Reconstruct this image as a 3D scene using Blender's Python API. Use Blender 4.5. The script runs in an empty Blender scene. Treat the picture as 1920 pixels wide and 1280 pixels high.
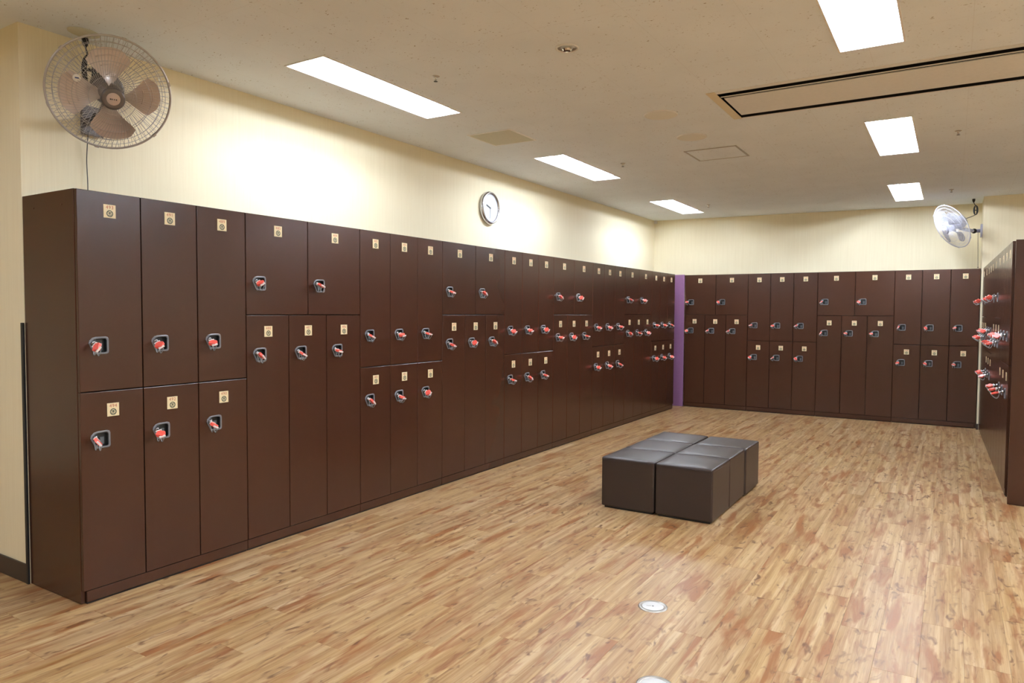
import bpy, bmesh, math, random
from mathutils import Matrix, Vector

random.seed(7)
scene = bpy.context.scene
COL = scene.collection
PI = math.pi

# ------------------------------------------------------------------ camera
cam_d = bpy.data.cameras.new('camera')
cam_d.sensor_width = 36.0
cam_d.lens = 1328.575 / 1920 * 36.0
cam_d.clip_start = 0.05
cam_d.clip_end = 100
cam = bpy.data.objects.new('camera', cam_d)
COL.objects.link(cam)
CR = Vector((0.8491328817, 0.5281470134, 0.0058379291))
CU = Vector((-0.0271238142, 0.0325648698, 0.9991015103))
CF = Vector((-0.5274823674, 0.8485282915, -0.0419772632))
CP = Vector((3.36785927, -1.68989832, 1.36801500))
cm = Matrix.Identity(4)
for i in range(3):
    cm[i][0] = CR[i]; cm[i][1] = CU[i]; cm[i][2] = -CF[i]; cm[i][3] = CP[i]
cam.matrix_world = cm
scene.camera = cam

# ------------------------------------------------------------------ world, exposure
world = bpy.data.worlds.new('world')
scene.world = world
world.use_nodes = True
world.node_tree.nodes['Background'].inputs[0].default_value = (0.9, 0.93, 1.0, 1)
world.node_tree.nodes['Background'].inputs[1].default_value = 0.0
vs = scene.view_settings
vs.view_transform = 'Standard'
vs.look = 'None'
vs.exposure = 0.0
vs.gamma = 1.0
vs.use_curve_mapping = False
TUBE_STRENGTH = 160.0
TUBE_COLOR = (0.89, 0.98, 1.13, 1)
scene.cycles.diffuse_bounces = 8

# ------------------------------------------------------------------ dimensions
H = 1.914          # locker height
W = 0.9008         # locker unit width, long run
WB = 0.8975        # locker unit width, back run
DEP = 0.4937
XL = -0.500        # left wall face
YB = 8.4176        # back run fronts
XB = 0.0445
C = 2.751          # ceiling
XR = 7.20
XFL = -3.0
YF = -6.6
YK = 8.95

# ------------------------------------------------------------------ node helpers
def srgb(r, g, b):
    def f(c):
        c /= 255.0
        return c / 12.92 if c <= 0.04045 else ((c + 0.055) / 1.055) ** 2.4
    return (f(r), f(g), f(b), 1.0)

class NT:
    def __init__(self, name):
        self.m = bpy.data.materials.new(name)
        self.m.use_nodes = True
        self.t = self.m.node_tree
        self.b = self.t.nodes['Principled BSDF']
        self.out = self.t.nodes['Material Output']
    def n(self, typ, **kw):
        nd = self.t.nodes.new(typ)
        for k, v in kw.items():
            if k == 'ins':
                for kk, vv in v.items():
                    if hasattr(vv, 'is_output') or hasattr(vv, 'links'):
                        self.t.links.new(vv, nd.inputs[kk])
                    else:
                        nd.inputs[kk].default_value = vv
            else:
                setattr(nd, k, v)
        return nd
    def math(self, op, a, b=None, c=None, clamp=False):
        nd = self.t.nodes.new('ShaderNodeMath'); nd.operation = op; nd.use_clamp = clamp
        for i, v in enumerate((a, b, c)):
            if v is None: continue
            if hasattr(v, 'links'): self.t.links.new(v, nd.inputs[i])
            else: nd.inputs[i].default_value = v
        return nd.outputs[0]
    def mix(self, fac, a, b, blend='MIX'):
        nd = self.t.nodes.new('ShaderNodeMix'); nd.data_type = 'RGBA'; nd.blend_type = blend
        for i, v in ((0, fac), (6, a), (7, b)):
            if hasattr(v, 'links'): self.t.links.new(v, nd.inputs[i])
            else: nd.inputs[i].default_value = v
        return nd.outputs[2]
    def ramp(self, fac, stops):
        nd = self.t.nodes.new('ShaderNodeValToRGB')
        el = nd.color_ramp.elements
        while len(el) < len(stops): el.new(0.5)
        for e, (p, c) in zip(el, stops):
            e.position = p; e.color = c
        self.t.links.new(fac, nd.inputs[0])
        return nd.outputs[0]
    def noise(self, vec, scale, detail=2, rough=0.5, dist=0.0):
        nd = self.n('ShaderNodeTexNoise', ins={'Scale': scale, 'Detail': detail, 'Roughness': rough, 'Distortion': dist})
        if vec is not None: self.t.links.new(vec, nd.inputs['Vector'])
        return nd.outputs['Fac']
    def mapping(self, vec, scale=(1, 1, 1), loc=(0, 0, 0)):
        nd = self.n('ShaderNodeMapping', ins={'Scale': scale, 'Location': loc})
        self.t.links.new(vec, nd.inputs['Vector'])
        return nd.outputs[0]
    def pos(self):
        return self.n('ShaderNodeNewGeometry').outputs['Position']
    def obj(self):
        return self.n('ShaderNodeTexCoord').outputs['Object']
    def set(self, **kw):
        for k, v in kw.items():
            k = k.replace('_', ' ')
            if hasattr(v, 'links'): self.t.links.new(v, self.b.inputs[k])
            else: self.b.inputs[k].default_value = v
    def bump(self, height, strength=0.2, dist=0.002):
        nd = self.n('ShaderNodeBump', ins={'Strength': strength, 'Distance': dist, 'Height': height})
        self.t.links.new(nd.outputs[0], self.b.inputs['Normal'])

def simple(name, col, rough=0.5, metal=0.0, var=0.06, spec=0.5, scale=40.0, bump=0.0):
    m = NT(name)
    nz = m.noise(m.obj(), scale, 3)
    c2 = tuple(max(0, x * (1 - var)) for x in col[:3]) + (1,)
    c1 = tuple(min(1, x * (1 + var)) for x in col[:3]) + (1,)
    m.set(Base_Color=m.mix(nz, c2, c1), Roughness=rough, Metallic=metal)
    m.b.inputs['Specular IOR Level'].default_value = spec
    if bump: m.bump(nz, bump, 0.001)
    return m.m

# ------------------------------------------------------------------ materials
def mat_wallpaper():
    m = NT('striated_wallpaper')
    p = m.pos()
    a = m.noise(m.mapping(p, (170, 170, 3.0)), 1.0, 3, 0.6)
    b = m.noise(m.mapping(p, (60, 60, 1.4)), 1.0, 2, 0.5)
    f = m.math('ADD', m.math('MULTIPLY', a, 0.65), m.math('MULTIPLY', b, 0.35))
    col = m.ramp(f, [(0.30, srgb(234, 223, 190)), (0.52, srgb(239, 229, 197)), (0.72, srgb(242, 233, 202))])
    m.set(Base_Color=col, Roughness=0.62)
    m.b.inputs['Specular IOR Level'].default_value = 0.3
    m.bump(f, 0.22, 0.002)
    return m.m

def mat_ceiling():
    m = NT('fissured_ceiling_board')
    p = m.pos()
    # short worm-like fissures of rock wool board
    v = m.mapping(p, (1, 1.7, 1))
    a = m.noise(v, 62, 2, 0.5, 0.6)
    hole = m.ramp(a, [(0.0, (1, 1, 1, 1)), (0.275, (1, 1, 1, 1)), (0.33, (0, 0, 0, 1))])
    sel = m.ramp(m.noise(p, 9, 2), [(0.42, (0, 0, 0, 1)), (0.56, (1, 1, 1, 1))])
    hole = m.mix(1.0, hole, sel, 'MULTIPLY')
    # board joints 0.455 x 0.91
    sx = m.n('ShaderNodeSeparateXYZ'); m.t.links.new(p, sx.inputs[0])
    def joint(o, pitch):
        fr = m.math('FRACT', m.math('DIVIDE', o, pitch))
        return m.math('LESS_THAN', m.math('ABSOLUTE', m.math('SUBTRACT', fr, 0.5)), 0.0011 / pitch)
    j = m.math('MAXIMUM', joint(sx.outputs[0], 0.455), joint(sx.outputs[1], 0.91))
    base = m.ramp(m.noise(p, 3.0, 3), [(0.3, srgb(233, 240, 245)), (0.7, srgb(238, 245, 250))])
    c = m.mix(hole, base, srgb(150, 138, 122))
    c = m.mix(m.math('MULTIPLY', j, 0.13), c, srgb(150, 130, 108))
    m.set(Base_Color=c, Roughness=0.85)
    m.b.inputs['Specular IOR Level'].default_value = 0.2
    m.bump(m.math('SUBTRACT', m.math('MULTIPLY', m.noise(p, 300, 2), 0.15), m.n('ShaderNodeRGBToBW', ins={'Color': hole}).outputs[0]), 0.25, 0.002)
    return m.m

PW, PLEN, POX = 0.1524, 0.9144, 0.0886
def row_shift(r):
    v = r * 0.377
    return v - math.floor(v)

def mat_plank():
    m = NT('knotty_wood_plank')
    p = m.pos()
    s = m.n('ShaderNodeSeparateXYZ'); m.t.links.new(p, s.inputs[0])
    row = m.math('FLOOR', m.math('DIVIDE', m.math('SUBTRACT', s.outputs[0], POX), PW))
    sh = m.math('FRACT', m.math('MULTIPLY', row, 0.377))
    colI = m.math('FLOOR', m.math('ADD', m.math('DIVIDE', s.outputs[1], PLEN), sh))
    cv = m.n('ShaderNodeCombineXYZ', ins={'X': row, 'Y': colI})
    wn = m.n('ShaderNodeTexWhiteNoise', noise_dimensions='2D')
    m.t.links.new(cv.outputs[0], wn.inputs['Vector'])
    rnd = wn.outputs['Color']; rv = wn.outputs['Value']
    off = m.n('ShaderNodeVectorMath', operation='SCALE', ins={0: rnd, 'Scale': 23.0}).outputs[0]
    pp = m.n('ShaderNodeVectorMath', operation='ADD', ins={0: p, 1: off}).outputs[0]
    g1 = m.noise(m.mapping(pp, (30, 0.9, 1)), 1.0, 4, 0.6, 0.3)       # broad strips along the plank
    g2 = m.noise(m.mapping(pp, (150, 4.0, 1)), 1.0, 3, 0.6, 0.2)      # fine grain
    smear = m.noise(m.mapping(pp, (17, 2.5, 1)), 1.0, 3, 0.55, 0.5)   # brown smudges
    knot = m.noise(m.mapping(pp, (26, 9, 1)), 1.0, 2, 0.5, 0.9)       # knots
    crack = m.noise(m.mapping(pp, (90, 4.5, 1)), 1.0, 2, 0.5, 0.6)
    hue = m.noise(m.mapping(pp, (9, 1.2, 1)), 1.0, 2)
    tint = m.ramp(rv, [(0.0, srgb(173, 140, 91)), (0.5, srgb(185, 154, 106)), (1.0, srgb(170, 140, 98))])
    tint = m.mix(m.ramp(hue, [(0.4, (0, 0, 0, 1)), (0.65, (0.6, 0.6, 0.6, 1))]), tint, srgb(180, 149, 112))
    dark = m.mix(1.0, tint, srgb(205, 184, 158), 'MULTIPLY')
    c = m.mix(m.ramp(g1, [(0.34, (0, 0, 0, 1)), (0.60, (1, 1, 1, 1))]), dark, tint)
    c = m.mix(m.ramp(g1, [(0.58, (0, 0, 0, 1)), (0.74, (0.55, 0.55, 0.55, 1))]), c, srgb(204, 181, 147))
    c = m.mix(m.ramp(g2, [(0.46, (0, 0, 0, 1)), (0.75, (0.35, 0.35, 0.35, 1))]), c, srgb(206, 184, 153))
    c = m.mix(m.ramp(smear, [(0.52, (0, 0, 0, 1)), (0.66, (0.9, 0.9, 0.9, 1))]), c, srgb(138, 85, 44))
    rust = m.noise(m.mapping(pp, (21, 4.5, 1), (7, 3, 0)), 1.0, 3, 0.6, 0.6)
    c = m.mix(m.ramp(rust, [(0.58, (0, 0, 0, 1)), (0.72, (0.85, 0.85, 0.85, 1))]), c, srgb(122, 70, 36))
    c = m.mix(m.ramp(knot, [(0.60, (0, 0, 0, 1)), (0.74, (0.9, 0.9, 0.9, 1))]), c, srgb(96, 58, 33))
    c = m.mix(m.ramp(crack, [(0.65, (0, 0, 0, 1)), (0.76, (0.5, 0.5, 0.5, 1))]), c, srgb(96, 62, 40))
    c = m.mix(m.ramp(g2, [(0.28, (0.45, 0.45, 0.45, 1)), (0.46, (0, 0, 0, 1))]), c, srgb(134, 102, 68))
    m.set(Base_Color=c, Roughness=m.math('ADD', m.math('MULTIPLY', g2, 0.20), 0.25))
    m.b.inputs['Specular IOR Level'].default_value = 0.38
    m.bump(g2, 0.10, 0.002)
    return m.m

def mat_locker():
    m = NT('brown_locker_paint')
    p = m.obj()
    nz = m.noise(p, 260, 2)
    m.set(Base_Color=m.mix(m.noise(p, 3, 2), srgb(60, 34, 22), srgb(64, 37, 24)), Roughness=0.24)
    m.b.inputs['Specular IOR Level'].default_value = 0.42
    m.bump(nz, 0.03, 0.0005)
    return m.m

def mat_leather():
    m = NT('brown_leatherette')
    p = m.obj()
    v = m.n('ShaderNodeTexVoronoi', ins={'Scale': 420.0}); m.t.links.new(p, v.inputs['Vector'])
    m.set(Base_Color=m.mix(m.noise(p, 6, 3), srgb(36, 23, 18), srgb(40, 26, 20)), Roughness=0.40)
    m.b.inputs['Specular IOR Level'].default_value = 0.4
    m.b.inputs['Coat Weight'].default_value = 0.35
    m.b.inputs['Coat Roughness'].default_value = 0.5
    m.bump(m.math('ADD', m.math('MULTIPLY', v.outputs['Distance'], 0.4), m.noise(p, 7, 3)), 0.12, 0.002)
    return m.m

def mat_emit(f=1.0):
    m = NT('fluorescent_tube')
    m.set(Base_Color=(0.9, 0.9, 0.9, 1), Roughness=0.4)
    m.b.inputs['Emission Color'].default_value = TUBE_COLOR
    m.b.inputs['Emission Strength'].default_value = TUBE_STRENGTH * f
    return m.m

def mat_clear(name, tint, amount, rough=0.1):
    m = NT(name)
    tr = m.n('ShaderNodeBsdfTransparent', ins={'Color': tint})
    m.set(Base_Color=m.mix(m.noise(m.obj(), 30, 2), tint, (0.8, 0.82, 0.84, 1)), Roughness=rough)
    mx = m.n('ShaderNodeMixShader', ins={0: amount})
    m.t.links.new(tr.outputs[0], mx.inputs[1]); m.t.links.new(m.b.outputs[0], mx.inputs[2])
    m.t.links.new(mx.outputs[0], m.out.inputs['Surface'])
    return m.m

M_WALL = mat_wallpaper()
M_CEIL = mat_ceiling()
M_PLANK = mat_plank()
M_LOCK = mat_locker()
M_LEATHER = mat_leather()
M_TUBE = mat_emit()
M_TUBE_DIM = mat_emit(0.64)     # tubes dimmed along the long locker wall to limit its hot spot
M_SUB = simple('dark_subfloor', srgb(120, 88, 60), 0.8)
M_BASE = simple('dark_baseboard', srgb(52, 40, 34), 0.45)
M_PURPLE = simple('purple_panel_paint', srgb(138, 98, 136), 0.35)
M_BLACK = simple('black_plastic', srgb(22, 22, 23), 0.45)
M_DARK = simple('dark_gap', srgb(14, 11, 10), 0.8)
M_RIM = simple('grey_plastic_rim', srgb(112, 112, 116), 0.3)
M_CUP = simple('dark_grey_cup', srgb(26, 28, 29), 0.4)
M_INNERPLATE = simple('grey_inner_plate', srgb(88, 94, 98), 0.35)
M_CREAM = simple('cream_plate', srgb(232, 215, 172), 0.3)
M_RED = simple('red_print', srgb(176, 74, 52), 0.5)
M_GREEN = simple('green_grey_print', srgb(74, 82, 66), 0.5)
M_KEYRED = simple('coral_red_plastic', srgb(240, 98, 84), 0.3)
M_KEYWHITE = simple('white_plastic', srgb(232, 224, 222), 0.35)
M_STEEL = simple('bright_steel', srgb(200, 200, 205), 0.22, 1.0)
M_STRAP = simple('clear_grey_strap', srgb(150, 156, 158), 0.25)
M_WHITE = simple('white_enamel', srgb(236, 234, 228), 0.4)
M_REFL = simple('white_reflector', srgb(245, 245, 242), 0.5, var=0.01)
M_BEIGE = simple('beige_panel', srgb(232, 232, 228), 0.5)
M_BEIGEC = simple('tan_end_cap', srgb(228, 216, 184), 0.45)
M_ALU = simple('aluminium', srgb(190, 186, 178), 0.35, 0.9)
M_VENT = simple('olive_beige_filter', srgb(206, 204, 182), 0.7)
M_GRILLE = simple('beige_grille', srgb(233, 233, 224), 0.7, scale=300)
M_BLADE = simple('satin_bronze_blade', srgb(206, 192, 184), 0.38, 0.35)
M_WIRE = simple('grey_wire', srgb(184, 180, 178), 0.35, 0.5)
M_MOTOR = simple('grey_motor', srgb(110, 106, 106), 0.35, 0.5)
M_HUBLOGO = simple('pale_hub_badge', srgb(206, 190, 184), 0.4)
M_BLADE2 = mat_clear('pale_translucent_blade', (0.50, 0.50, 0.54, 1), 0.45, 0.3)
M_WIRE2 = simple('silver_white_wire', srgb(214, 214, 222), 0.3, 0.3)
M_MOTOR2 = simple('pale_blue_grey_motor', srgb(176, 178, 196), 0.35)
M_GLASS = mat_clear('clock_glass', (1, 1, 1, 1), 0.06, 0.05)
M_DIAL = simple('white_dial', srgb(222, 226, 230), 0.5, var=0.01)
M_PALEGREY = simple('pale_grey_print', srgb(150, 156, 160), 0.5)
M_HAND = simple('dark_grey_hand', srgb(48, 50, 52), 0.4)
M_LID = simple('brushed_pale_steel', srgb(226, 226, 224), 0.5, 0.35)
M_CHROME = simple('chrome', srgb(225, 222, 215), 0.08, 1.0)
M_BLUE = simple('blue_badge_print', srgb(70, 90, 150), 0.4)

# ------------------------------------------------------------------ mesh helpers
class MB:
    """collects shapes; build() links them as one mesh object"""
    def __init__(self):
        self.v = []; self.f = []; self.mi = []; self.mats = []; self.sm = []
    def mat(self, m):
        if m not in self.mats: self.mats.append(m)
        return self.mats.index(m)
    def add(self, verts, faces, m, smooth=False, M=None):
        o = len(self.v); k = self.mat(m)
        for p in verts:
            p = Vector(p)
            self.v.append(tuple(M @ p) if M is not None else tuple(p))
        for f in faces:
            self.f.append(tuple(i + o for i in f)); self.mi.append(k); self.sm.append(smooth)
        return self
    def box(self, a, b, m, M=None, ch=0.0):
        (x0, y0, z0), (x1, y1, z1) = a, b
        if ch <= 0:
            v = [(x0, y0, z0), (x1, y0, z0), (x1, y1, z0), (x0, y1, z0), (x0, y0, z1), (x1, y0, z1), (x1, y1, z1), (x0, y1, z1)]
            f = [(0, 3, 2, 1), (4, 5, 6, 7), (0, 1, 5, 4), (1, 2, 6, 5), (2, 3, 7, 6), (3, 0, 4, 7)]
            return self.add(v, f, m, False, M)
        bm = bmesh.new()
        bmesh.ops.create_cube(bm, size=1.0)
        for q in bm.verts:
            q.co = Vector(((x0 + x1) / 2 + q.co.x * (x1 - x0), (y0 + y1) / 2 + q.co.y * (y1 - y0), (z0 + z1) / 2 + q.co.z * (z1 - z0)))
        bmesh.ops.bevel(bm, geom=bm.edges[:], offset=ch, segments=2, affect='EDGES', profile=0.6)
        bm.verts.index_update()
        self.add([q.co for q in bm.verts], [[q.index for q in f.verts] for f in bm.faces], m, False, M)
        bm.free()
        return self
    def lathe(self, prof, m, n=32, M=None, smooth=True, closed=False):
        """prof: (r, z) list, spun about z"""
        v = []; f = []; k = len(prof)
        for i in range(n):
            a = 2 * PI * i / n
            for r, z in prof: v.append((r * math.cos(a), r * math.sin(a), z))
        for i in range(n):
            j = (i + 1) % n
            for q in range(k if closed else k - 1):
                q2 = (q + 1) % k
                f.append((i * k + q, j * k + q, j * k + q2, i * k + q2))
        return self.add(v, f, m, smooth, M)
    def disc(self, r, z, m, n=32, M=None, cx=0, cy=0, sy=1.0):
        v = [(cx + r * math.cos(2 * PI * i / n), cy + sy * r * math.sin(2 * PI * i / n), z) for i in range(n)]
        return self.add(v, [tuple(range(n))], m, False, M)
    def tube(self, pts, r, m, n=6, M=None, closed=False):
        pts = [Vector(p) for p in pts]; v = []; f = []
        k = len(pts); up = None
        for i, p in enumerate(pts):
            a = pts[(i - 1) % k] if (closed or i > 0) else p
            b = pts[(i + 1) % k] if (closed or i < k - 1) else p
            t = (b - a).normalized()
            if up is None:
                up = Vector((0, 0, 1)) if abs(t.z) < 0.9 else Vector((1, 0, 0))
            x = (up - t * up.dot(t))
            if x.length < 1e-6: x = t.orthogonal()
            x.normalize(); y = t.cross(x); up = x
            for j in range(n):
                an = 2 * PI * j / n
                v.append(p + x * (r * math.cos(an)) + y * (r * math.sin(an)))
        for i in range(k if closed else k - 1):
            i2 = (i + 1) % k
            for j in range(n):
                j2 = (j + 1) % n
                f.append((i * n + j, i * n + j2, i2 * n + j2, i2 * n + j))
        if not closed:
            f.append(tuple(reversed(range(n)))); f.append(tuple((k - 1) * n + j for j in range(n)))
        return self.add(v, f, m, True, M)
    def prism(self, poly, z0, z1, m, M=None):
        n = len(poly)
        v = [(x, y, z0) for x, y in poly] + [(x, y, z1) for x, y in poly]
        f = [tuple(reversed(range(n))), tuple(range(n, 2 * n))]
        for i in range(n):
            j = (i + 1) % n
            f.append((i, j, n + j, n + i))
        return self.add(v, f, m, False, M)
    def mesh(self, name):
        me = bpy.data.meshes.new(name)
        me.from_pydata(self.v, [], self.f)
        for m in self.mats: me.materials.append(m)
        me.polygons.foreach_set('material_index', self.mi)
        me.polygons.foreach_set('use_smooth', self.sm)
        me.update()
        return me
    def build(self, name, parent=None, loc=None):
        return link(name, self.mesh(name), parent, loc)

def link(name, me, parent=None, loc=None):
    o = bpy.data.objects.new(name, me)
    COL.objects.link(o)
    if parent is not None: o.parent = parent
    if loc is not None: o.location = loc
    return o

def tag(o, label, cat, group=None, kind=None):
    o['label'] = label; o['category'] = cat
    if group: o['group'] = group
    if kind: o['kind'] = kind
    return o

def thing(name, label, cat, loc=(0, 0, 0), rz=0.0, group=None, kind=None):
    o = bpy.data.objects.new(name, None)
    o.empty_display_size = 0.1
    COL.objects.link(o)
    o.location = loc; o.rotation_euler = (0, 0, rz)
    return tag(o, label, cat, group, kind)

def frame(origin, z, up=(0, 0, 1)):
    """matrix whose local z points along z and local y as near up as possible"""
    z = Vector(z).normalized(); u = Vector(up)
    x = u.cross(z).normalized(); y = z.cross(x)
    M = Matrix.Identity(4)
    for i in range(3):
        M[i][0] = x[i]; M[i][1] = y[i]; M[i][2] = z[i]; M[i][3] = origin[i]
    return M

def glyph(txt, size):
    cu = bpy.data.curves.new('glyph', 'FONT')
    cu.body = txt; cu.size = size; cu.align_x = 'CENTER'; cu.align_y = 'CENTER'
    cu.resolution_u = 3; cu.extrude = 0.0
    ob = bpy.data.objects.new('glyph', cu); COL.objects.link(ob)
    dg = bpy.context.evaluated_depsgraph_get()
    me = bpy.data.meshes.new_from_object(ob.evaluated_get(dg))
    vs_ = [tuple(v.co) for v in me.vertices]; fs = [tuple(p.vertices) for p in me.polygons]
    bpy.data.objects.remove(ob); bpy.data.curves.remove(cu); bpy.data.meshes.remove(me)
    return vs_, fs

# ================================================================== SETTING
# ceiling with openings for the recessed fittings
LIGHTS = [  # x0, y0, label
    (0.127, 1.090, 'recessed fluorescent ceiling light above the lockers beside the big wall fan'),
    (0.130, 3.885, 'recessed fluorescent ceiling light above the wall clock'),
    (0.118, 6.780, 'recessed fluorescent ceiling light above the purple corner panel'),
    (2.825, 1.190, 'recessed fluorescent ceiling light beside the air-conditioner slot, away from the white fan'),
    (2.790, 4.050, 'recessed fluorescent ceiling light between the air-conditioner slot and the back lockers'),
    (2.735, 6.955, 'recessed fluorescent ceiling light close to the white fan on the pillar'),
    (0.127, -2.550, 'unseen recessed fluorescent ceiling light added to brighten the wall return'),  # out of view; added and placed to brighten the wall return
    (2.825, -1.670, 'recessed fluorescent ceiling light over the entrance floor, outside the locker bay'),
    (2.825, -4.530, 'unseen recessed fluorescent ceiling light added as fill, by the front wall'),  # out of view; added for bounce fill on the ceiling
    (5.450, -3.200, 'recessed fluorescent ceiling light of the far aisle, closest to the entrance'),
    (5.450, -0.350, 'recessed fluorescent ceiling light of the far aisle, second from the entrance'),
    (5.450, 2.480, 'recessed fluorescent ceiling light of the far aisle, third from the entrance'),
    (5.450, 5.350, 'recessed fluorescent ceiling light of the far aisle, closest to the back wall'),
]
LW, LL = 0.293, 1.262
AC = (2.015, 2.815, 5.20, 3.485)
HOLES = [(x, y, x + LW, y + LL) for x, y, _ in LIGHTS] + [AC]
def slab_with_holes(x0, y0, x1, y1, z, holes, m, flip):
    xs = sorted({x0, x1} | {h[0] for h in holes} | {h[2] for h in holes})
    ys = sorted({y0, y1} | {h[1] for h in holes} | {h[3] for h in holes})
    mb = MB(); v = []; f = []; idx = {}
    for i, x in enumerate(xs):
        for j, y in enumerate(ys):
            idx[i, j] = len(v); v.append((x, y, z))
    for i in range(len(xs) - 1):
        for j in range(len(ys) - 1):
            cx = (xs[i] + xs[i + 1]) / 2; cy = (ys[j] + ys[j + 1]) / 2
            if any(h[0] < cx < h[2] and h[1] < cy < h[3] for h in holes): continue
            q = (idx[i, j], idx[i + 1, j], idx[i + 1, j + 1], idx[i, j + 1])
            f.append(tuple(reversed(q)) if flip else q)
    mb.add(v, f, m)
    return mb
cb = slab_with_holes(XFL - 0.1, YF - 0.1, XR + 0.1, YK + 0.1, C, HOLES, M_CEIL, True)
cb.box((XFL - 0.1, YF - 0.1, C + 0.16), (XR + 0.1, YK + 0.1, C + 0.2), M_WHITE)
tag(cb.build('ceiling'), 'beige fissured board ceiling over the whole locker room', 'ceiling', kind='structure')

def wall(name, a, b, label, m=M_WALL):
    return tag(MB().box(a, b, m).build(name), label, 'wall', kind='structure')
wl = wall('wall_left', (XL - 0.12, 0.0, 0), (XL, YK + 0.1, C), 'cream striated wallpaper wall behind the long locker run and clock')
wall('wall_left_return', (XFL - 0.1, 0.0, 0), (XL - 0.12, 0.12, C), 'cream wallpaper wall end turning the corner beside the first lockers')
wall('wall_far_left', (XFL - 0.1, YF - 0.1, 0), (XFL, 0.0, C), 'cream wall of the entrance side')
wall('wall_front', (XFL, YF - 0.1, 0), (XR, YF, C), 'cream wall facing the back lockers')
wall('wall_right', (XR, YF - 0.1, 0), (XR + 0.1, YK + 0.1, C), 'cream wall closing the far aisle beyond the pillar lockers')
wall('wall_back', (XL, YK, 0), (XR, YK + 0.1, C), 'cream wall behind the back lockers')
# upper back wall: face runs slightly out of square above the back lockers
mb = MB(); z0 = H + 0.012
poly = [(XL, 8.598), (3.640, 8.955), (3.640, YK + 0.05), (XL, YK + 0.05)]
mb.prism(poly, z0, C, M_WALL)
tag(mb.build('wall_back_upper'), 'cream wallpaper bulkhead wall above the back lockers', 'wall', kind='structure')
wall('wall_pillar', (3.640, 8.345, 0), (4.35, YK, C), 'cream wallpaper pillar carrying the white fan')

def base(name, a, b, label):
    return tag(MB().box(a, b, M_BASE, ch=0.003).build(name), label, 'baseboard', kind='structure')
base('baseboard_left', (XFL, -0.010, 0), (XL - 0.004, 0.0, 0.095), 'dark brown baseboard under the wall end beside the lockers')
base('baseboard_pillar', (3.634, 8.337, 0), (3.656, 8.345, 0.07), 'dark brown baseboard at the foot of the cream pillar')
base('baseboard_right', (XR - 0.010, YF, 0), (XR, YK, 0.095), 'dark brown baseboard along the plain cream wall')
base('baseboard_front', (XFL, YF, 0), (XR - 0.01, YF + 0.010, 0.095), 'dark brown baseboard under the wall facing the back lockers')
tag(MB().box((XL - 0.016, -0.012, 0), (XL + 0.004, -0.002, 1.30), M_BLACK, ch=0.002).build('trim_1'),
    'black corner guard strip between the wall end and the first locker', 'trim', kind='structure')
tag(MB().box((-0.46, 8.395, 0), (0.042, 8.415, H + 0.006), M_PURPLE, ch=0.002).build('trim_2'),
    'purple filler panel in the corner between both locker runs', 'panel', kind='structure')

# floor: base sheet + planks
fl = MB().box((XFL - 0.1, YF - 0.1, -0.06), (XR + 0.1, YK + 0.1, -0.0045), M_SUB).build('floor')
tag(fl, 'knotty light oak plank floor', 'floor', kind='structure')
pm = MB()
g = 0.0002; ch = 0.0005; a_, b_ = PW / 2 - g, PLEN / 2 - g
vv = [(-a_, -b_, -.0042), (a_, -b_, -.0042), (a_, b_, -.0042), (-a_, b_, -.0042),
      (-a_, -b_, -ch), (a_, -b_, -ch), (a_, b_, -ch), (-a_, b_, -ch),
      (-a_ + ch, -b_ + ch, 0), (a_ - ch, -b_ + ch, 0), (a_ - ch, b_ - ch, 0), (-a_ + ch, b_ - ch, 0)]
ff = [(8, 9, 10, 11)] + [(i, (i + 1) % 4, 4 + (i + 1) % 4, 4 + i) for i in range(4)] + [(4 + i, 4 + (i + 1) % 4, 8 + (i + 1) % 4, 8 + i) for i in range(4)]
pm.add(vv, ff, M_PLANK)
plank_me = pm.mesh('plank')
rest = MB(); n_pl = 0
def in_view(x, y):
    d = Vector((x, y, 0)) - CP
    z = d.dot(CF)
    if z < 0.3: return False
    px = 960 + 1328.575 * d.dot(CR) / z; py = 640 - 1328.575 * d.dot(CU) / z
    return -10 < px < 1930 and 700 < py < 1290
r0 = math.floor((XFL - POX) / PW); r1 = math.ceil((XR - POX) / PW)
for r in range(r0, r1):
    cx = POX + (r + 0.5) * PW
    for k in range(-9, 12):
        cy = (k - row_shift(r) + 0.5) * PLEN
        if cy < YF - 0.5 or cy > YK + 0.4: continue
        vis = any(in_view(cx + sx * PW * .5, cy + sy * PLEN * .5) for sx in (-1, 0, 1) for sy in (-1, -.5, 0, .5, 1))
        hidden = (cy - PLEN / 2 > -0.02 and cx + PW / 2 < -0.02) or (cx - PW / 2 > 3.74 and cy - PLEN / 2 > 4.5) or cy - PLEN / 2 > 8.44
        if vis and not hidden and n_pl < 300:
            o = link('plank', plank_me, fl, (cx, cy, 0)); n_pl += 1
        else:
            rest.add([(x + cx, y + cy, z) for x, y, z in vv], ff, M_PLANK)
ro = rest.build('planks', fl); ro['kind'] = 'stuff'

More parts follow.
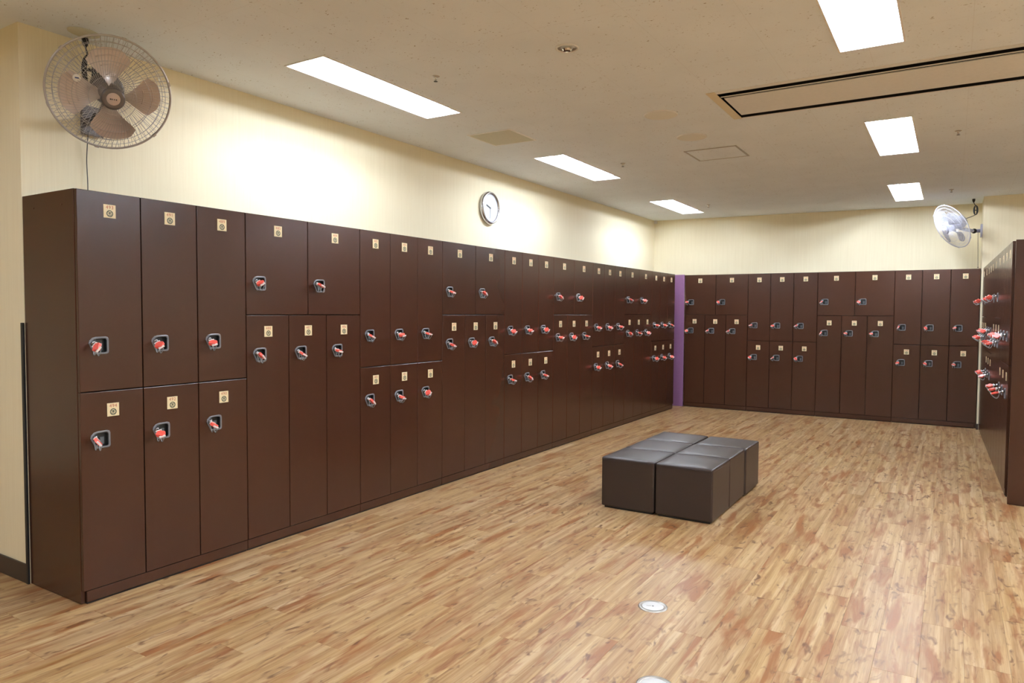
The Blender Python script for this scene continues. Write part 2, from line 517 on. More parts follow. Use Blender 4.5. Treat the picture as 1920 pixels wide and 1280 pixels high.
# ================================================================== LOCKERS
CUP = [(-.043, .010), (-.040, .022), (-.028, .034), (-.012, .038), (.030, .039), (.039, .036), (.043, .027), (.043, -.028),
       (.040, -.035), (.032, -.038), (-.014, -.038), (-.022, -.034), (-.030, -.018), (-.038, -.002)]
DT = 0.020
def scale_poly(p, s): return [(x * s, y * s) for x, y in p]
def door_mesh(w, h, cu, cw):
    """front in plane y=0 facing -y, lower left corner at origin; opening for the handle cup"""
    bm = bmesh.new(); g = 0.0024; c = 0.0018
    outer = [(g + c, g + c), (w - g - c, g + c), (w - g - c, h - g - c), (g + c, h - g - c)]
    inner = [(cu + x * .96, cw + z * .96) for x, z in CUP]
    def loop(pts, y): 
        vs_ = [bm.verts.new((x, y, z)) for x, z in pts]
        es = [bm.edges.new((vs_[i], vs_[(i + 1) % len(vs_)])) for i in range(len(vs_))]
        return vs_, es
    ov, oe = loop(outer, 0.0); iv, ie = loop(inner, 0.0)
    bmesh.ops.triangle_fill(bm, edges=oe + ie, use_beauty=True, use_dissolve=False)
    e1, _ = loop([(g, g), (w - g, g), (w - g, h - g), (g, h - g)], c)
    e2, _ = loop([(g, g), (w - g, g), (w - g, h - g), (g, h - g)], DT)
    for A, B in ((ov, e1), (e1, e2)):
        for i in range(4): bm.faces.new((A[i], A[(i + 1) % 4], B[(i + 1) % 4], B[i]))
    bm.faces.new(e2)
    bmesh.ops.recalc_face_normals(bm, faces=bm.faces[:])
    me = bpy.data.meshes.new('door'); bm.to_mesh(me); bm.free()
    me.materials.append(M_LOCK)
    return me
def z_of(poly): return [(x, z) for x, z in poly]
RX = Matrix.Rotation(PI / 2, 4, 'X')   # local (x, y, z) -> (x, -z, y): prisms stand upright with +z = outwards (-y)
def cup_mesh():
    mb = MB(); n = len(CUP)
    o1 = scale_poly(CUP, 1.06); o2 = scale_poly(CUP, 1.00); o3 = scale_poly(CUP, 0.86); o4 = scale_poly(CUP, 0.84)
    rings = [(o1, -0.0005), (o1, 0.003), (o2, 0.005), (o3, 0.0045), (o4, 0.001)]
    v = []; f = []
    for p, z in rings: v += [(x, y, z) for x, y in p]
    for k in range(len(rings) - 1):
        for i in range(n):
            j = (i + 1) % n
            f.append((k * n + i, k * n + j, (k + 1) * n + j, (k + 1) * n + i))
    mb.add(v, f, M_RIM, False, RX)
    v = [(x, y, 0.001) for x, y in o4] + [(x * .97, y * .97, -0.0175) for x, y in o4]
    f = [(i, (i + 1) % n, n + (i + 1) % n, n + i) for i in range(n)] + [tuple(range(n, 2 * n))]
    mb.add(v, f, M_CUP, False, RX)
    mb.box((0.004, -0.024, -0.0170), (0.024, 0.010, -0.011), M_INNERPLATE, RX, ch=0.002)  # small paler grey plate inside the cup
    # slanted boss carrying the lock
    mb.box((-0.036, -0.006, -0.015), (-0.010, 0.026, 0.004), M_CUP, RX, ch=0.003)
    return mb.mesh('handle_cup')
cup_me = cup_mesh()
KEYDIR = Vector((-0.18, -0.94, -0.26)).normalized()      # unit axes: left, out, down
LOCKP = Vector((-0.027, -0.006, 0.013))                  # from the cup centre
def lock_mesh():
    M = frame(LOCKP, KEYDIR)
    mb = MB().lathe([(0, -0.004), (0.0105, -0.004), (0.0105, 0.009), (0.0090, 0.0115), (0.0062, 0.012), (0.0058, 0.010), (0.0, 0.010)], M_STEEL, 16, M)
    return mb.mesh('lock_cylinder')
lock_me = lock_mesh()
DIG = {str(d): glyph(str(d), 0.0225) for d in range(10)}
def plate_mesh(num):
    mb = MB(); w, h = 0.028, 0.031
    mb.box((-w, -h, 0), (w, h, 0.0022), M_CREAM, RX, ch=0.0006)
    for i, c in enumerate(str(num)):
        v, f = DIG[c]
        mb.add([(x + (i - 1) * 0.0125, y + 0.0175, 0.0026) for x, y, z in v], f, M_RED, False, RX)
    T = RX @ Matrix.Translation((0, -0.0105, 0.0026))
    mb.lathe([(0.0158, 0), (0.0112, 0)], M_GREEN, 24, T, False)
    mb.disc(0.0040, 0.0, M_GREEN, 10, T, 0, 0.001, 1.5)
    mb.add([(-.0115, .0045, 0), (.0115, .0045, 0), (.009, .0075, 0), (-.009, .0075, 0)], [(0, 1, 2, 3)], M_GREEN, False, T)
    mb.disc(0.0026, 0.0, M_GREEN, 8, T, -.0072, -.0015); mb.disc(0.0026, 0.0, M_GREEN, 8, T, .0072, -.0015)
    mb.add([(-.0095, -.0065, 0), (.0095, -.0065, 0), (.007, -.009, 0), (-.007, -.009, 0)], [(3, 2, 1, 0)], M_GREEN, False, T)
    return mb.mesh('number_plate')

ZA, ZB, ZP = 0.986, 1.341, 0.0625
def layout(kind, w, N):
    """list of (x, z0, w, h, cup height, plate height, number, words)"""
    t = w / 3; hw = w / 2; out = []
    cols = ('left', 'middle', 'right')
    if kind == 'A':
        for c in range(3):
            out.append((c * t, ZA, t, H - ZA, 1.200 - ZA, 1.826 - ZA, N - 2 * c - 1, 'upper ' + cols[c]))
            out.append((c * t, ZP, t, ZA - ZP, 0.760 - ZP, 0.895 - ZP, N - 2 * c, 'lower ' + cols[c]))
    else:
        for c in range(3):
            out.append((c * t, ZP, t, ZB - ZP, 1.112 - ZP, 1.246 - ZP, N - c, 'lower ' + cols[c]))
        for c in range(2):
            out.append((c * hw, ZB, hw, H - ZB, 1.521 - ZB, 1.829 - ZB, N - 3 - c, 'upper ' + ('left', 'right')[c]))
    return out
_doors = {}
def get_door(w, h, cw):
    k = (round(w, 4), round(h, 4), round(cw, 4))
    if k not in _doors: _doors[k] = door_mesh(w, h, 0.089, cw)
    return _doors[k]

# keys: local frame with z along KEYDIR
def key_parts():
    a = MB().lathe([(0, -0.001), (0.0052, -0.001), (0.0052, 0.013), (0.0, 0.013)], M_STEEL, 10)
    poly = []
    for i in range(20):
        an = 2 * PI * i / 20
        rr = 0.0135 + 0.0022 * math.cos(an * 4)
        poly.append((rr * math.cos(an), 0.031 + rr * 1.32 * math.sin(an)))
    # flat bow: polygon in local x / z plane, thickness along y
    T = Matrix(((1, 0, 0, 0), (0, 0, -1, 0), (0, 1, 0, 0), (0, 0, 0, 1)))
    b = MB().prism(poly, -0.0045, 0.0045, M_KEYRED, T)
    b.lathe([(0.0, 0.0062), (0.006, 0.0060), (0.0075, 0.0044)], M_KEYRED, 12, T @ Matrix.Translation((0, 0.031, 0)))
    w = MB().box((-0.010, -0.0030, 0.0475), (0.010, 0.0030, 0.0525), M_KEYWHITE, ch=0.001)
    w2 = MB().box((-0.010, -0.0055, 0.0105), (0.010, 0.0055, 0.0150), M_KEYWHITE, ch=0.001)
    pts = []
    for i in range(13):
        t = i / 12.0
        pts.append((0.0, -0.004 - 0.025 * math.sin(t * PI) ** 0.8, 0.050 - 0.037 * t))
    s = MB().tube([(x + 0.006, y, z) for x, y, z in pts], 0.0015, M_STRAP, 5)
    s2 = MB().tube([(x - 0.006, y * 0.9, z) for x, y, z in pts], 0.0015, M_STRAP, 5)
    return [('key_shank', a.mesh('key_shank')), ('key_bow', b.mesh('key_bow')), ('end_clip', w.mesh('end_clip')), ('end_clip', w2.mesh('end_clip')), ('wrist_strap', s.mesh('wrist_strap')), ('wrist_strap', s2.mesh('wrist_strap'))]
KEYP = key_parts()

ORD = ('first', 'second', 'third', 'fourth', 'fifth', 'sixth', 'seventh', 'eighth', 'ninth')
def locker_unit(kind, w, N, M, where, run, near_panel=False, far_panel=False):
    arr = 'three tall doors over three short' if kind == 'A' else 'two wide doors over three tall'
    root = thing('locker_unit', 'brown locker unit, %s, %s' % (arr, where), 'locker', group=run)
    root.matrix_world = M
    x0, x1 = (0.0175 if near_panel else 0.0004), (w - 0.0175 if far_panel else w - 0.0004)
    MB().box((x0, DT + 0.001, ZP), (x1, DEP, H - 0.001), M_LOCK, ch=0.0012).box((x0 + .002, DT + 0.0002, ZP + .002), (x1 - .002, DT + 0.0008, H - 0.003), M_DARK).build('carcass', root)  # dark sheet behind the doors paints in the shade of their gaps
    MB().box((x0 + .001, 0.004, 0.010), (x1 - .001, DEP - 0.01, ZP - 0.001), M_LOCK, ch=0.001).box((x0 + .004, 0.012, 0.0), (x1 - .004, DEP - 0.02, 0.010), M_DARK).build('plinth', root)  # dark foot strip paints in the shadow gap at the floor
    for on, xa in ((near_panel, 0.0), (far_panel, w - 0.017)):
        if not on: continue
        sp = MB().box((xa, DT + 0.001, 0.004), (xa + 0.017, DEP, H), M_LOCK, ch=0.0012).build('side_panel', root)
        sc = MB()
        for yy in (0.125, 0.385):
            link('screw_cap', MB().lathe([(0, -0.0012), (0.0045, -0.001), (0.005, 0.001)], M_LOCK, 10, Matrix.Translation((xa, yy, H - 0.065)) @ Matrix.Rotation(PI / 2, 4, 'Y')).mesh('screw_cap'), sp)
    for (x, z, dw, dh, cw, pw, num, words) in layout(kind, w, N):
        d = link('door', get_door(dw, dh, cw), root, (x, 0, z))
        link('handle_cup', cup_me, d, (0.089, 0, cw))
        link('lock_cylinder', lock_me, d, (0.089, 0, cw))
        link('number_plate', plate_mesh(num), d, (dw / 2, 0, pw))
        # the key that sits in this lock
        key = thing('locker_key', 'red-headed key in %s door of %s' % (words, where), 'key', group='locker keys in their locks')
        kd = (KEYDIR + Vector((random.uniform(-.12, .12), 0, random.uniform(-.10, .12)))).normalized()
        base_p = Vector((x + 0.089, 0, z + cw)) + LOCKP + KEYDIR * 0.0125
        key.matrix_world = M @ frame(base_p, kd) @ Matrix.Scale(1.45, 4)
        roll = Matrix.Rotation(random.choice((-0.9, -.5, -.2, 0.25, .6, 1.0)), 4, 'Z')
        for nm, me in KEYP:
            o = link(nm, me, key)
            if nm in ('key_bow', 'end_clip'): o.matrix_local = roll
    return root

N = 494
for i in range(9):
    kind = 'AB'[i % 2]
    M = Matrix.Translation((0, i * W, 0)) @ Matrix.Rotation(PI / 2, 4, 'Z')
    locker_unit(kind, W, N, M, '%s unit counted from big wall fan' % ORD[i], 'lockers of the long run under the clock', near_panel=(i == 0), far_panel=(i == 8))
    N -= 6 if kind == 'A' else 5
for i in range(4):
    kind = 'BA'[i % 2]
    M = Matrix.Translation((XB + i * WB, YB, 0))
    locker_unit(kind, WB, N, M, '%s unit counted from purple panel' % ORD[i], 'lockers of the back run beside the purple panel', far_panel=(i == 3))
    N -= 6 if kind == 'A' else 5
RA = math.atan2(4.776 - 8.312, 3.727 - 3.656)
for i in range(4):
    kind = 'BA'[i % 2]
    M = Matrix.Translation((3.657, 8.325, 0)) @ Matrix.Rotation(RA, 4, 'Z') @ Matrix.Translation((i * WB, 0, 0))
    locker_unit(kind, WB, N, M, '%s unit counted from cream pillar' % ORD[i], 'lockers of the run beside the cream pillar', far_panel=(i == 3))
    N -= 6 if kind == 'A' else 5

# plain end cabinet closing the run beside the pillar
ec = thing('end_cabinet', 'plain brown end cabinet closing the locker run beside the cream pillar', 'cabinet', (3.735, 4.490, 0))
MB().box((0, 0, 0.004), (0.52, 0.018, 1.900), M_LOCK, ch=0.0015).build('end_panel', ec)
MB().box((0.010, 0.0185, 0.004), (0.515, 0.225, 1.888), M_LOCK, ch=0.0015).build('carcass', ec)

# ================================================================== CUBE STOOLS
def stool_meshes(w, d, h):
    bm = bmesh.new()
    bmesh.ops.create_cube(bm, size=1.0)
    for q in bm.verts:
        q.co = Vector((q.co.x * w, q.co.y * d, 0.014 + (q.co.z + 0.5) * (h - 0.014)))
    bmesh.ops.bevel(bm, geom=bm.edges[:], offset=0.011, segments=3, affect='EDGES', profile=0.5)
    bmesh.ops.bisect_plane(bm, geom=bm.verts[:] + bm.edges[:] + bm.faces[:], plane_co=(0, 0, h - 0.018), plane_no=(0, 0, 1))
    top = [f for f in bm.faces if f.normal.z > 0.99 and f.calc_center_median().z > h - 0.002]
    r = bmesh.ops.subdivide_edges(bm, edges=list({e for f in top for e in f.edges}), cuts=7, use_grid_fill=True)
    for q in bm.verts:
        if q.co.z > h - 0.0015:
            fx = max(0, 1 - (2 * q.co.x / w) ** 2); fy = max(0, 1 - (2 * q.co.y / d) ** 2)
            q.co.z += 0.006 * (fx * fy) ** 0.6
    me = bpy.data.meshes.new('cover'); bm.to_mesh(me); bm.free()
    me.materials.append(M_LEATHER)
    for p in me.polygons: p.use_smooth = abs(p.normal.z) > 0.3
    a, b = w / 2 + 0.0003, d / 2 + 0.0003; z = h - 0.018; c = 0.011
    pts = []
    for sx, sy, a0 in ((1, 1, 0), (-1, 1, 90), (-1, -1, 180), (1, -1, 270)):
        for k in range(4):
            an = math.radians(a0 + k * 30)
            pts.append((sx * (a - c) + c * math.cos(an), sy * (b - c) + c * math.sin(an), z))
    seam = MB().tube(pts, 0.0011, M_LEATHER, 5, closed=True).mesh('seam')
    foot = MB().box((-w / 2 + .018, -d / 2 + .018, 0), (w / 2 - .018, d / 2 - .018, 0.0145), M_BLACK).mesh('base')
    return me, seam, foot
SW, SD, SH = 0.3870, 0.4110, 0.358
cov, seam, foot = stool_meshes(SW, SD, SH)
rows = ('facing the floor outlets', 'in the block middle', 'facing the back lockers')
cols_ = ('on long locker run side', 'on pillar lockers side')
jit = {(0, 0): (0, 0, 0), (1, 0): (.002, -.002, 0), (0, 1): (0, .001, 0), (1, 1): (.001, 0, 0), (0, 2): (-.001, .002, 0), (1, 2): (.009, .002, 0)}
for r in range(3):
    for c in range(2):
        dx, dy, rot = jit[c, r]
        lab = 'brown leatherette cube stool %s, %s' % (rows[r], cols_[c])
        t = thing('cube_stool', lab, 'stool', (1.300 + (c + .5) * 0.3925 + dx, 2.830 + (r + .5) * 0.417 + dy, 0), math.radians(rot), 'cube stools pushed together')
        link('cover', cov, t); link('seam', seam, t); link('base', foot, t)

# ================================================================== CEILING LIGHTS
for (x, y, lab) in LIGHTS:
    t = thing('ceiling_light', lab, 'light', (x + LW / 2, y + LL / 2, C), group='recessed ceiling lights')
    a, b = LW / 2, LL / 2; dp = 0.072
    e = 0.0005
    pan = MB()
    v = [(-a + e, -b + e, -.001), (a - e, -b + e, -.001), (a - e, b - e, -.001), (-a + e, b - e, -.001), (-a + .018, -b + .012, dp), (a - .018, -b + .012, dp), (a - .018, b - .012, dp), (-a + .018, b - .012, dp)]
    pan.add(v, [(0, 1, 5, 4), (1, 2, 6, 5), (2, 3, 7, 6), (3, 0, 4, 7), (4, 5, 6, 7)], M_REFL)
    pan.build('reflector', t)
    fr = MB(); o = 0.010
    fr.box((-a - o, -b - o, -0.004), (-a, b + o, -0.0003), M_WHITE); fr.box((a, -b - o, -0.004), (a + o, b + o, -0.0003), M_WHITE)
    fr.box((-a, -b - o, -0.004), (a, -b, -0.0003), M_WHITE); fr.box((-a, b, -0.004), (a, b + o, -0.0003), M_WHITE)
    fr.build('frame', t)
    for sx in (-1, 1):
        X = sx * 0.070; zc = 0.036
        tb = MB().tube([(X, -b + .035, zc), (X, -b + .3, zc), (X, b - .3, zc), (X, b - .035, zc)], 0.0130, M_TUBE_DIM if x < 1 else M_TUBE, 12).build('fluorescent_tube', t)
        for sy in (-1, 1):
            MB().box((X - .013, sy * (b - .026) - .007, zc - .018), (X + .013, sy * (b - .026) + .007, dp - .001), M_WHITE, ch=0.002).build('lamp_holder', t)

# ================================================================== AIR CONDITIONER SLOT
x0, y0, x1, y1 = AC
ac = thing('air_conditioner', 'long beige ceiling air-conditioner slot unit with black air gaps', 'air conditioner', (x0, y0, C))
L = x1 - x0; D2 = y1 - y0
hs = MB(); e = 0.0006
v = [(e, e, 0), (L - e, e, 0), (L - e, D2 - e, 0), (e, D2 - e, 0), (e, e, .14), (L - e, e, .14), (L - e, D2 - e, .14), (e, D2 - e, .14)]
hs.add(v, [(0, 1, 5, 4), (1, 2, 6, 5), (2, 3, 7, 6), (3, 0, 4, 7), (4, 5, 6, 7)], M_DARK)
hs.build('housing', ac)
MB().box((-0.012, -0.012, -0.004), (0.044, D2 + 0.008, -0.0005), M_BEIGEC, ch=0.001).build('end_cap', ac)
MB().box((0.0445, -0.012, -0.003), (L, 0.036, -0.0005), M_BEIGE).build('edge_strip', ac)
MB().box((0.0445, D2 - 0.006, -0.003), (L, D2 + 0.010, -0.0005), M_BEIGE).build('edge_strip', ac)
MB().box((0.050, 0.104, -0.003), (L, 0.118, 0.0), M_WHITE).build('aluminium_bar', ac)
MB().box((0.060, 0.152, -0.002), (L, D2 - 0.076, 0.004), M_BEIGE, ch=0.001).build('intake_panel', ac)

# ================================================================== CEILING FITTINGS
def hatch(name, cat, label, x0, y0, x1, y1, fm, pmt, fw, gap):
    t = thing(name, label, cat, ((x0 + x1) / 2, (y0 + y1) / 2, C))
    a, b = (x1 - x0) / 2, (y1 - y0) / 2
    fr = MB(); z0_, z1_ = -0.005, -0.0004
    fr.box((-a, -b, z0_), (-a + fw, b, z1_), fm); fr.box((a - fw, -b, z0_), (a, b, z1_), fm)
    fr.box((-a + fw, -b, z0_), (a - fw, -b + fw, z1_), fm); fr.box((-a + fw, b - fw, z0_), (a - fw, b, z1_), fm)
    fr.build('frame', t)
    MB().box((-a + fw + gap, -b + fw + gap, -0.0035), (a - fw - gap, b - fw - gap, z1_), pmt).build('panel', t)
hatch('ceiling_vent', 'vent', 'square olive-beige ceiling vent with white frame near the clock', 0.086, 2.902, 0.484, 3.308, M_WHITE, M_VENT, 0.013, 0.0)
hatch('access_hatch', 'hatch', 'square ceiling access hatch with thin metal frame past the round speakers', 1.366, 4.300, 1.812, 4.748, M_ALU, M_CEIL, 0.014, 0.003)
for x, y, lab in ((1.594, 3.115, 'round beige ceiling speaker beside the air-conditioner slot end'), (1.586, 3.838, 'round beige ceiling speaker next to the access hatch')):
    t = thing('ceiling_speaker', lab, 'speaker', (x, y, C), group='round ceiling speakers')
    MB().lathe([(0.117, -0.0004), (0.117, -0.006), (0.110, -0.009), (0.104, -0.006)], M_BEIGE, 40).build('rim', t)
    MB().lathe([(0.1045, -0.0065), (0.06, -0.0085), (0.0, -0.009)], M_GRILLE, 40).build('grille', t)
t = thing('downlight', 'small round chrome downlight in the ceiling, unlit', 'light', (1.613, 1.662, C))
MB().lathe([(0.062, -0.0004), (0.061, -0.006), (0.054, -0.008), (0.050, -0.003)], M_BEIGE, 32).build('trim_ring', t)
MB().lathe([(0.050, -0.004), (0.036, -0.002), (0.034, -0.001)], M_ALU, 32).build('reflector', t)
MB().lathe([(0.024, -0.001), (0.026, -0.010), (0.020, -0.018), (0.0, -0.020)], M_CHROME, 12, smooth=False).build('lamp', t)
MB().tube([(0.035, -0.02, -0.004), (0.036, -0.022, -0.03)], 0.0012, M_ALU, 5).build('pull_wire', t)
for x, y, lab in ((0.741, 1.667, 'ceiling sprinkler between the chrome downlight and the lamp beside big fan'),
                  (0.726, 4.494, 'ceiling sprinkler next to the lamp above the clock'),
                  (0.664, 7.410, 'ceiling sprinkler next to the lamp above the purple panel'),
                  (3.365, 4.676, 'ceiling sprinkler next to the lamp beyond the air-conditioner slot'),
                  (3.316, 7.608, 'ceiling sprinkler next to the lamp by the white fan')):
    t = thing('sprinkler', lab, 'sprinkler', (x, y, C), group='ceiling sprinklers')
    t.scale = (0.72, 0.72, 0.72)
    MB().lathe([(0.034, -0.0004), (0.033, -0.004), (0.014, -0.010), (0.0, -0.010)], M_ALU, 24).build('rosette', t)
    MB().lathe([(0.010, -0.010), (0.010, -0.022), (0.006, -0.026), (0.0, -0.026)], M_CHROME, 16).build('body', t)
    MB().box((-.0025, -.0015, -.042), (.0025, .0015, -.025), M_ALU).box((-.012, -.0015, -.030), (-.009, .0015, -.018), M_ALU).box((.009, -.0015, -.030), (.012, .0015, -.018), M_ALU).box((-.012, -.0015, -.033), (.012, .0015, -.030), M_ALU).build('yoke', t)
    MB().lathe([(0.0, -0.042), (0.016, -0.041), (0.017, -0.044), (0.0, -0.0445)], M_HAND, 16).build('deflector', t)
tag(MB().lathe([(0.058, -0.0004), (0.057, -0.006), (0.050, -0.010), (0.0, -0.011)], M_VENT, 32, Matrix.Diagonal((1.0, 1.3, 1, 1))).build('cable_plate', None, (-0.36, 0.235, C)),
    'oval beige cable plate on the ceiling above the big fan', 'plate')
tag(MB().box((-0.0, -0.03, -0.046), (0.045, 0.0, -0.0005), M_WHITE, ch=0.004).build('junction_box', None, (XL + 0.0015, 8.592, C)),
    'tiny white junction box in the ceiling corner above the purple panel', 'box')

# ================================================================== FLOOR OUTLETS
for x, y, lab in ((2.218, 1.416, 'round steel floor outlet cover closer to the cube stools'), (2.474, 0.752, 'round steel floor outlet cover farther from the cube stools')):
    t = thing('floor_outlet', lab, 'floor outlet', (x, y, 0), 0.3, group='round floor outlets')
    MB().lathe([(0.068, 0.0002), (0.067, 0.003), (0.062, 0.0042), (0.051, 0.0042), (0.050, 0.003)], M_ALU, 48).build('rim', t)
    lid = MB().lathe([(0.0495, 0.0030), (0.0485, 0.0036), (0.0, 0.0036)], M_LID, 48)
    lid.box((-0.030, -0.003, 0.0036), (-0.008, 0.003, 0.0040), M_ALU).box((-0.004, -.004, .0036), (.004, .004, .0040), M_HAND)
    lid.build('lid', t)

# ================================================================== CLOCK
ck = thing('wall_clock', 'round white wall clock with silver rim above the long locker run', 'clock', (XL, 4.075, 2.372))
MC = frame((0, 0, 0), (1, 0, 0))
MB().lathe([(0.150, 0.0005), (0.157, 0.010), (0.157, 0.030), (0.150, 0.042), (0.138, 0.044), (0.130, 0.034), (0.129, 0.024)], M_STEEL, 56, MC).build('rim', ck)
MB().lathe([(0.1295, 0.026), (0.0, 0.026)], M_DIAL, 56, MC, False).build('dial', ck)
nm = MB()
for h in range(1, 13):
    v, f = glyph(str(h), 0.030)
    an = PI / 2 - h * PI / 6
    nm.add([(x + 0.098 * math.cos(an), y + 0.098 * math.sin(an), 0.0266) for x, y, z in v], f, M_PALEGREY, False, MC)
for k in range(60):
    an = k * PI / 30; r_ = 0.119
    T = MC @ Matrix.Rotation(an, 4, 'Z')
    nm.add([(-.0008, r_, .0266), (.0008, r_, .0266), (.0008, r_ + .006, .0266), (-.0008, r_ + .006, .0266)], [(0, 1, 2, 3)], M_PALEGREY, False, T)
nm.build('numerals', ck)
def hand(name, hour_frac, ln, wd, z, m):
    T = MC @ Matrix.Rotation(-hour_frac * 2 * PI, 4, 'Z')
    MB().box((-wd, -0.012, z), (wd, ln, z + 0.0012), m, T).build(name, ck)
hand('hour_hand', 9.62 / 12, 0.072, 0.0060, 0.0285, M_HAND)
hand('minute_hand', 30.5 / 60, 0.098, 0.0026, 0.0305, M_PALEGREY)
MB().lathe([(0.005, 0.0285), (0.005, 0.034), (0, 0.034)], M_PALEGREY, 12, MC).build('hub', ck)
MB().lathe([(0.1305, 0.0365), (0.08, 0.0405), (0.0, 0.042)], M_GLASS, 40, MC).build('glass', ck)

# ================================================================== FANS
def wall_fan(name, label, root_p, ctr, az, el, R, mats, wall_n, blade_rot, badge):
    blade_m, wire_m, motor_m, logo_m = mats
    root = thing(name, label, 'fan', root_p)
    az = math.radians(az); el = math.radians(el)
    n = Vector((math.cos(az) * math.cos(el), math.sin(az) * math.cos(el), math.sin(el)))
    rp = Vector(root_p)
    F = frame(Vector(ctr) - rp, n)          # fan frame: z = blowing direction, y = up
    s = R / 0.27
    # outer rim where both guards meet
    ring = lambda r, z, k=72: [(r * math.cos(2 * PI * i / k), r * math.sin(2 * PI * i / k), z) for i in range(k)]
    MB().tube(ring(R, 0), 0.0052, wire_m, 8, F, True).build('rim', root)
    for i in range(6):
        an = 2 * PI * (i + .35) / 6
        T = F @ Matrix.Rotation(an, 4, 'Z') @ Matrix.Translation((R, 0, 0))
        MB().box((-.004, -.010, -.009), (.007, .010, .009), wire_m, T, ch=0.002).build('rim_clip', root)
    fz = lambda r: 0.088 * s * (1 - (r / R) ** 2.4)
    bz = lambda r: -0.085 * s * (1 - (r / R) ** 3.2)
    fg = MB(); K = 84
    for i in range(K):
        a0 = 2 * PI * i / K; pts = []
        for k in range(9):
            t = k / 8; r = 0.048 * s + (R - 0.048 * s) * t
            a = a0 + 0.30 * (1 - t) ** 1.5
            pts.append((r * math.cos(a), r * math.sin(a), fz(r)))
        fg.tube(pts, 0.00095, wire_m, 4, F)
    for rr in (0.38, 0.62, 0.80, 0.90):
        fg.tube(ring(R * rr, fz(R * rr) - 0.0015, 60), 0.0013, wire_m, 5, F, True)
    fg.build('front_guard', root)
    rg = MB()
    for i in range(60):
        a0 = 2 * PI * i / 60
        pts = [((0.07 * s + (R - 0.07 * s) * k / 6) * math.cos(a0), (0.07 * s + (R - 0.07 * s) * k / 6) * math.sin(a0), bz(0.07 * s + (R - 0.07 * s) * k / 6)) for k in range(7)]
        rg.tube(pts, 0.00105, wire_m, 4, F)
    for rr in (0.45, 0.72, 0.88):
        rg.tube(ring(R * rr, bz(R * rr) + 0.0015, 60), 0.0014, wire_m, 5, F, True)
    rg.build('rear_guard', root)
    # hub badge and ring on the front guard
    MB().lathe([(0.052 * s, 0.082 * s), (0.052 * s, 0.090 * s), (0.044 * s, 0.096 * s), (0.030 * s, 0.094 * s)], motor_m, 36, F).build('guard_hub', root)
    hb = MB().lathe([(0.030 * s, 0.093 * s), (0.026 * s, 0.098 * s), (0.0, 0.099 * s)], logo_m, 28, F)
    if badge:
        for k, wd in enumerate((0.006, 0.004, 0.004, 0.005)):
            hb.box((-0.016 + k * 0.0085, -0.003, 0.0985), (-0.016 + k * 0.0085 + wd, 0.003, 0.0998), M_HAND, F)
    hb.build('hub_badge', root)
    # blades
    bl = MB(); nu, nv = 9, 8
    def blade_pt(t, q):
        r = (0.050 + 0.170 * t) * s
        half = math.radians(17 + 15 * math.sin(min(1, t * 1.15) * PI * 0.5)) * (1 - 0.35 * max(0, t - 0.86) / 0.14 * abs(q))
        a = PI / 2 + q * half + 0.10 * t
        rr = r * (1 - 0.05 * q * q * t)
        return (rr * math.cos(a), rr * math.sin(a), 0.018 * s + 0.034 * s * q * (0.55 + .45 * (1 - t)) - 0.006 * s * (1 - q * q))
    v = [blade_pt(i / (nu - 1), -1 + 2 * j / (nv - 1)) for i in range(nu) for j in range(nv)]
    f = []
    for i in range(nu - 1):
        for j in range(nv - 1):
            f.append((i * nv + j, i * nv + j + 1, (i + 1) * nv + j + 1, (i + 1) * nv + j))
    v2 = [(x, y, z - 0.0016) for x, y, z in v]
    bl.add(v, f, blade_m, True); bl.add(v2, [tuple(reversed(q)) for q in f], blade_m, True)
    for t in (0.28, 0.55, 0.80):
        pts = [Vector(blade_pt(t, -0.55 + 1.1 * k / 6)) + Vector((0, 0, 0.0012)) for k in range(7)]
        bl.tube(pts, 0.0026, blade_m, 6)
    bme = bl.mesh('blade')
    for k in range(4):
        o = link('blade', bme, root)
        o.matrix_local = F @ Matrix.Rotation(math.radians(blade_rot) + k * PI / 2, 4, 'Z')
    MB().lathe([(0.0, 0.046 * s), (0.030 * s, 0.044 * s), (0.050 * s, 0.034 * s), (0.054 * s, 0.010 * s), (0.054 * s, -0.010 * s), (0, -0.010 * s)], motor_m, 32, F).build('spinner', root)
    # motor housing behind the guard
    MB().lathe([(0, -0.060 * s), (0.066 * s, -0.060 * s), (0.074 * s, -0.075 * s), (0.074 * s, -0.120 * s), (0.060 * s, -0.155 * s), (0.030 * s, -0.172 * s), (0, -0.174 * s)], motor_m, 32, F).build('motor', root)
    if badge:
        MB().lathe([(0.0175, 0.0), (0.017, 0.002), (0.0, 0.002)], M_WHITE, 24, F @ Matrix.Translation((-0.150, 0.062, fz(0.163) + 0.001))).box((-.008, -.002, .002), (.008, .004, .0026), M_BLUE, F @ Matrix.Translation((-0.150, 0.062, fz(0.163) + 0.001))).build('round_badge', root)
    # bracket: wall plate, arm, pivot
    wn = Vector(wall_n)
    mot = Vector(ctr) - rp - n * (0.125 * s)
    side = Vector((0, 0, 1)).cross(wn).normalized()
    B = frame((0, 0, 0), wn)
    MB().box((-0.055, -0.075, 0.0008), (0.055, 0.075, 0.022), motor_m, B, ch=0.004).build('wall_plate', root)
    armend = Vector((mot.x, mot.y, mot.z - 0.085))
    mid = wn * 0.09
    MB().tube([wn * 0.02, mid, armend * 0.6 + mid * 0.4, armend, mot], 0.021, motor_m, 12).build('arm', root)
    MB().lathe([(0, 0.030), (0.026, 0.029), (0.028, 0.020), (0.028, -0.02)], M_BLACK, 20, Matrix.Translation(wn * 0.085) @ frame((0, 0, 0), (0, -1, 0)) if abs(wn.x) > .5 else Matrix.Identity(4)).build('pivot_knob', root)
    return root, F

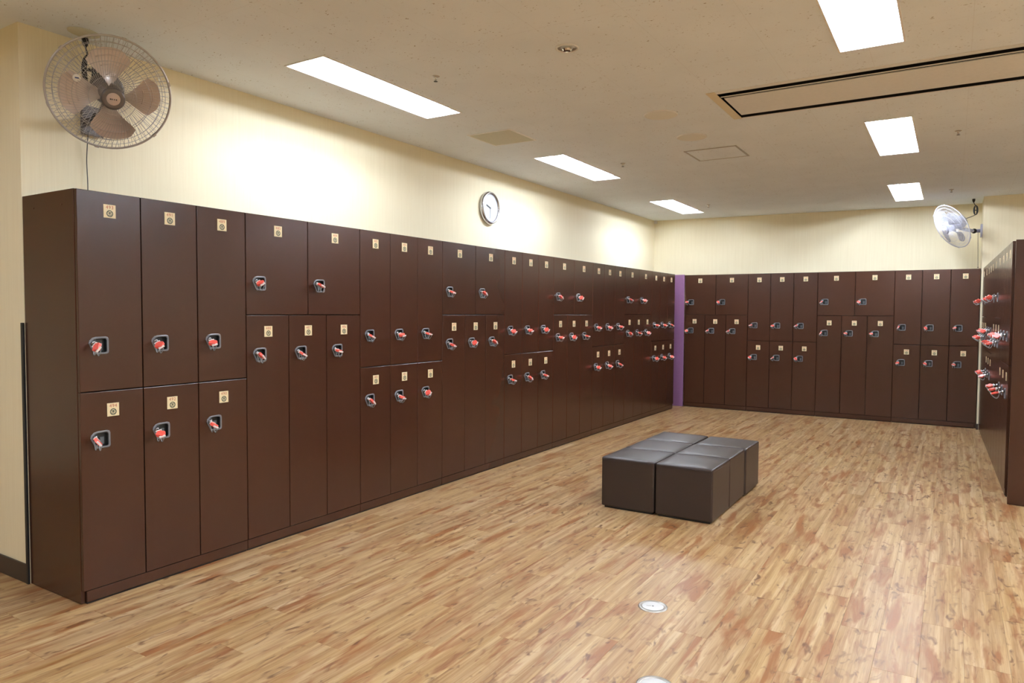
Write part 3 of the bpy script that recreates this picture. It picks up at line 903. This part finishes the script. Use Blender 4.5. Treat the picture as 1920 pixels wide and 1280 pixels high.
fan1, F1 = wall_fan('wall_fan', 'large grey wire-guard wall fan with four bronze blades above the first lockers',
    (XL, 0.335, 2.350), (-0.152, 0.247, 2.418), -19.6, -28.7, 0.27, (M_BLADE, M_WIRE, M_MOTOR, M_HUBLOGO), (1, 0, 0), 2, True)
fan2, F2 = wall_fan('wall_fan', 'pale translucent wall fan on the cream pillar above the back lockers',
    (3.640, 8.475, 2.365), (3.327, 8.175, 2.402), -146.3, -28.2, 0.2735, (M_BLADE2, M_WIRE2, M_MOTOR2, M_WIRE2), (-1, 0, 0), 30, False)

def cord(name, label, pts, r, m=M_BLACK):
    return tag(MB().tube(pts, r, m, 8).build(name), label, 'cord')
def smooth(pts, n=6):
    P = [Vector(p) for p in pts]; out = []
    for i in range(len(P) - 1):
        p0 = P[max(0, i - 1)]; p1 = P[i]; p2 = P[i + 1]; p3 = P[min(len(P) - 1, i + 2)]
        for k in range(n):
            t = k / n
            out.append(0.5 * ((2 * p1) + (p2 - p0) * t + (2 * p0 - 5 * p1 + 4 * p2 - p3) * t * t + (3 * p1 - p0 - 3 * p2 + p3) * t ** 3))
    out.append(P[-1]); return out
def power_cord(root, top, bundle, end, r, rl):
    """plug at the ceiling, a tied bundle of loops, then the lead to the motor"""
    rp = root.location
    L = lambda p: Vector(p) - rp
    top, bundle, end = L(top), L(bundle), L(end)
    MB().lathe([(0, 0), (0.016, 0), (0.016, -0.02), (0.010, -0.036), (0.004, -0.045)], M_BLACK, 12, Matrix.Translation(top)).build('plug', root)
    MB().tube(smooth([top + Vector((0, 0, -.04)), (top + bundle) / 2, bundle + Vector((0, 0, rl))]), r, M_BLACK, 8).build('power_cord', root)
    b = MB()
    for k in range(4):
        an = 0.35 * k
        ax = Vector((math.cos(an), math.sin(an), 0))
        b.tube([bundle + ax * (rl * 0.42 * math.cos(2 * PI * i / 20)) + Vector((0, 0, rl * math.sin(2 * PI * i / 20))) for i in range(20)], r, M_BLACK, 6, closed=True)
    b.tube([bundle + Vector((0.014 * math.cos(2 * PI * i / 12), 0.014 * math.sin(2 * PI * i / 12), 0)) for i in range(12)], r, M_BLACK, 6, closed=True)
    b.build('cord_bundle', root)
    MB().tube(smooth([bundle + Vector((0, 0, -rl)), (bundle + end) / 2 + Vector((0, 0, -.03)), end]), r, M_BLACK, 8).build('motor_lead', root)
power_cord(fan1, (-0.41, 0.268, C - .011), (-0.40, 0.28, 2.585), (-0.32, 0.31, 2.47), 0.0042, 0.075)
power_cord(fan2, (3.542, 8.50, C), (3.565, 8.50, 2.615), (3.47, 8.30, 2.50), 0.0040, 0.055)
MB().tube(smooth([(0.03, -0.03, -0.06), (0.012, -0.031, -0.2), (0.016, -0.030, -0.33), (0.012, -0.030, -0.43)]), 0.0022, M_BLACK, 6).build('pull_cord', fan1)
MB().tube(smooth([(-0.045, 0.02, -0.02), (-0.040, 0.02, -0.2), (-0.034, 0.02, -0.43)]), 0.0024, M_BASE, 6).lathe([(0, 0), (.005, -.002), (.006, -.015), (0, -.018)], M_BASE, 8, Matrix.Translation((-0.034, 0.02, -0.425))).build('pull_cord', fan2)
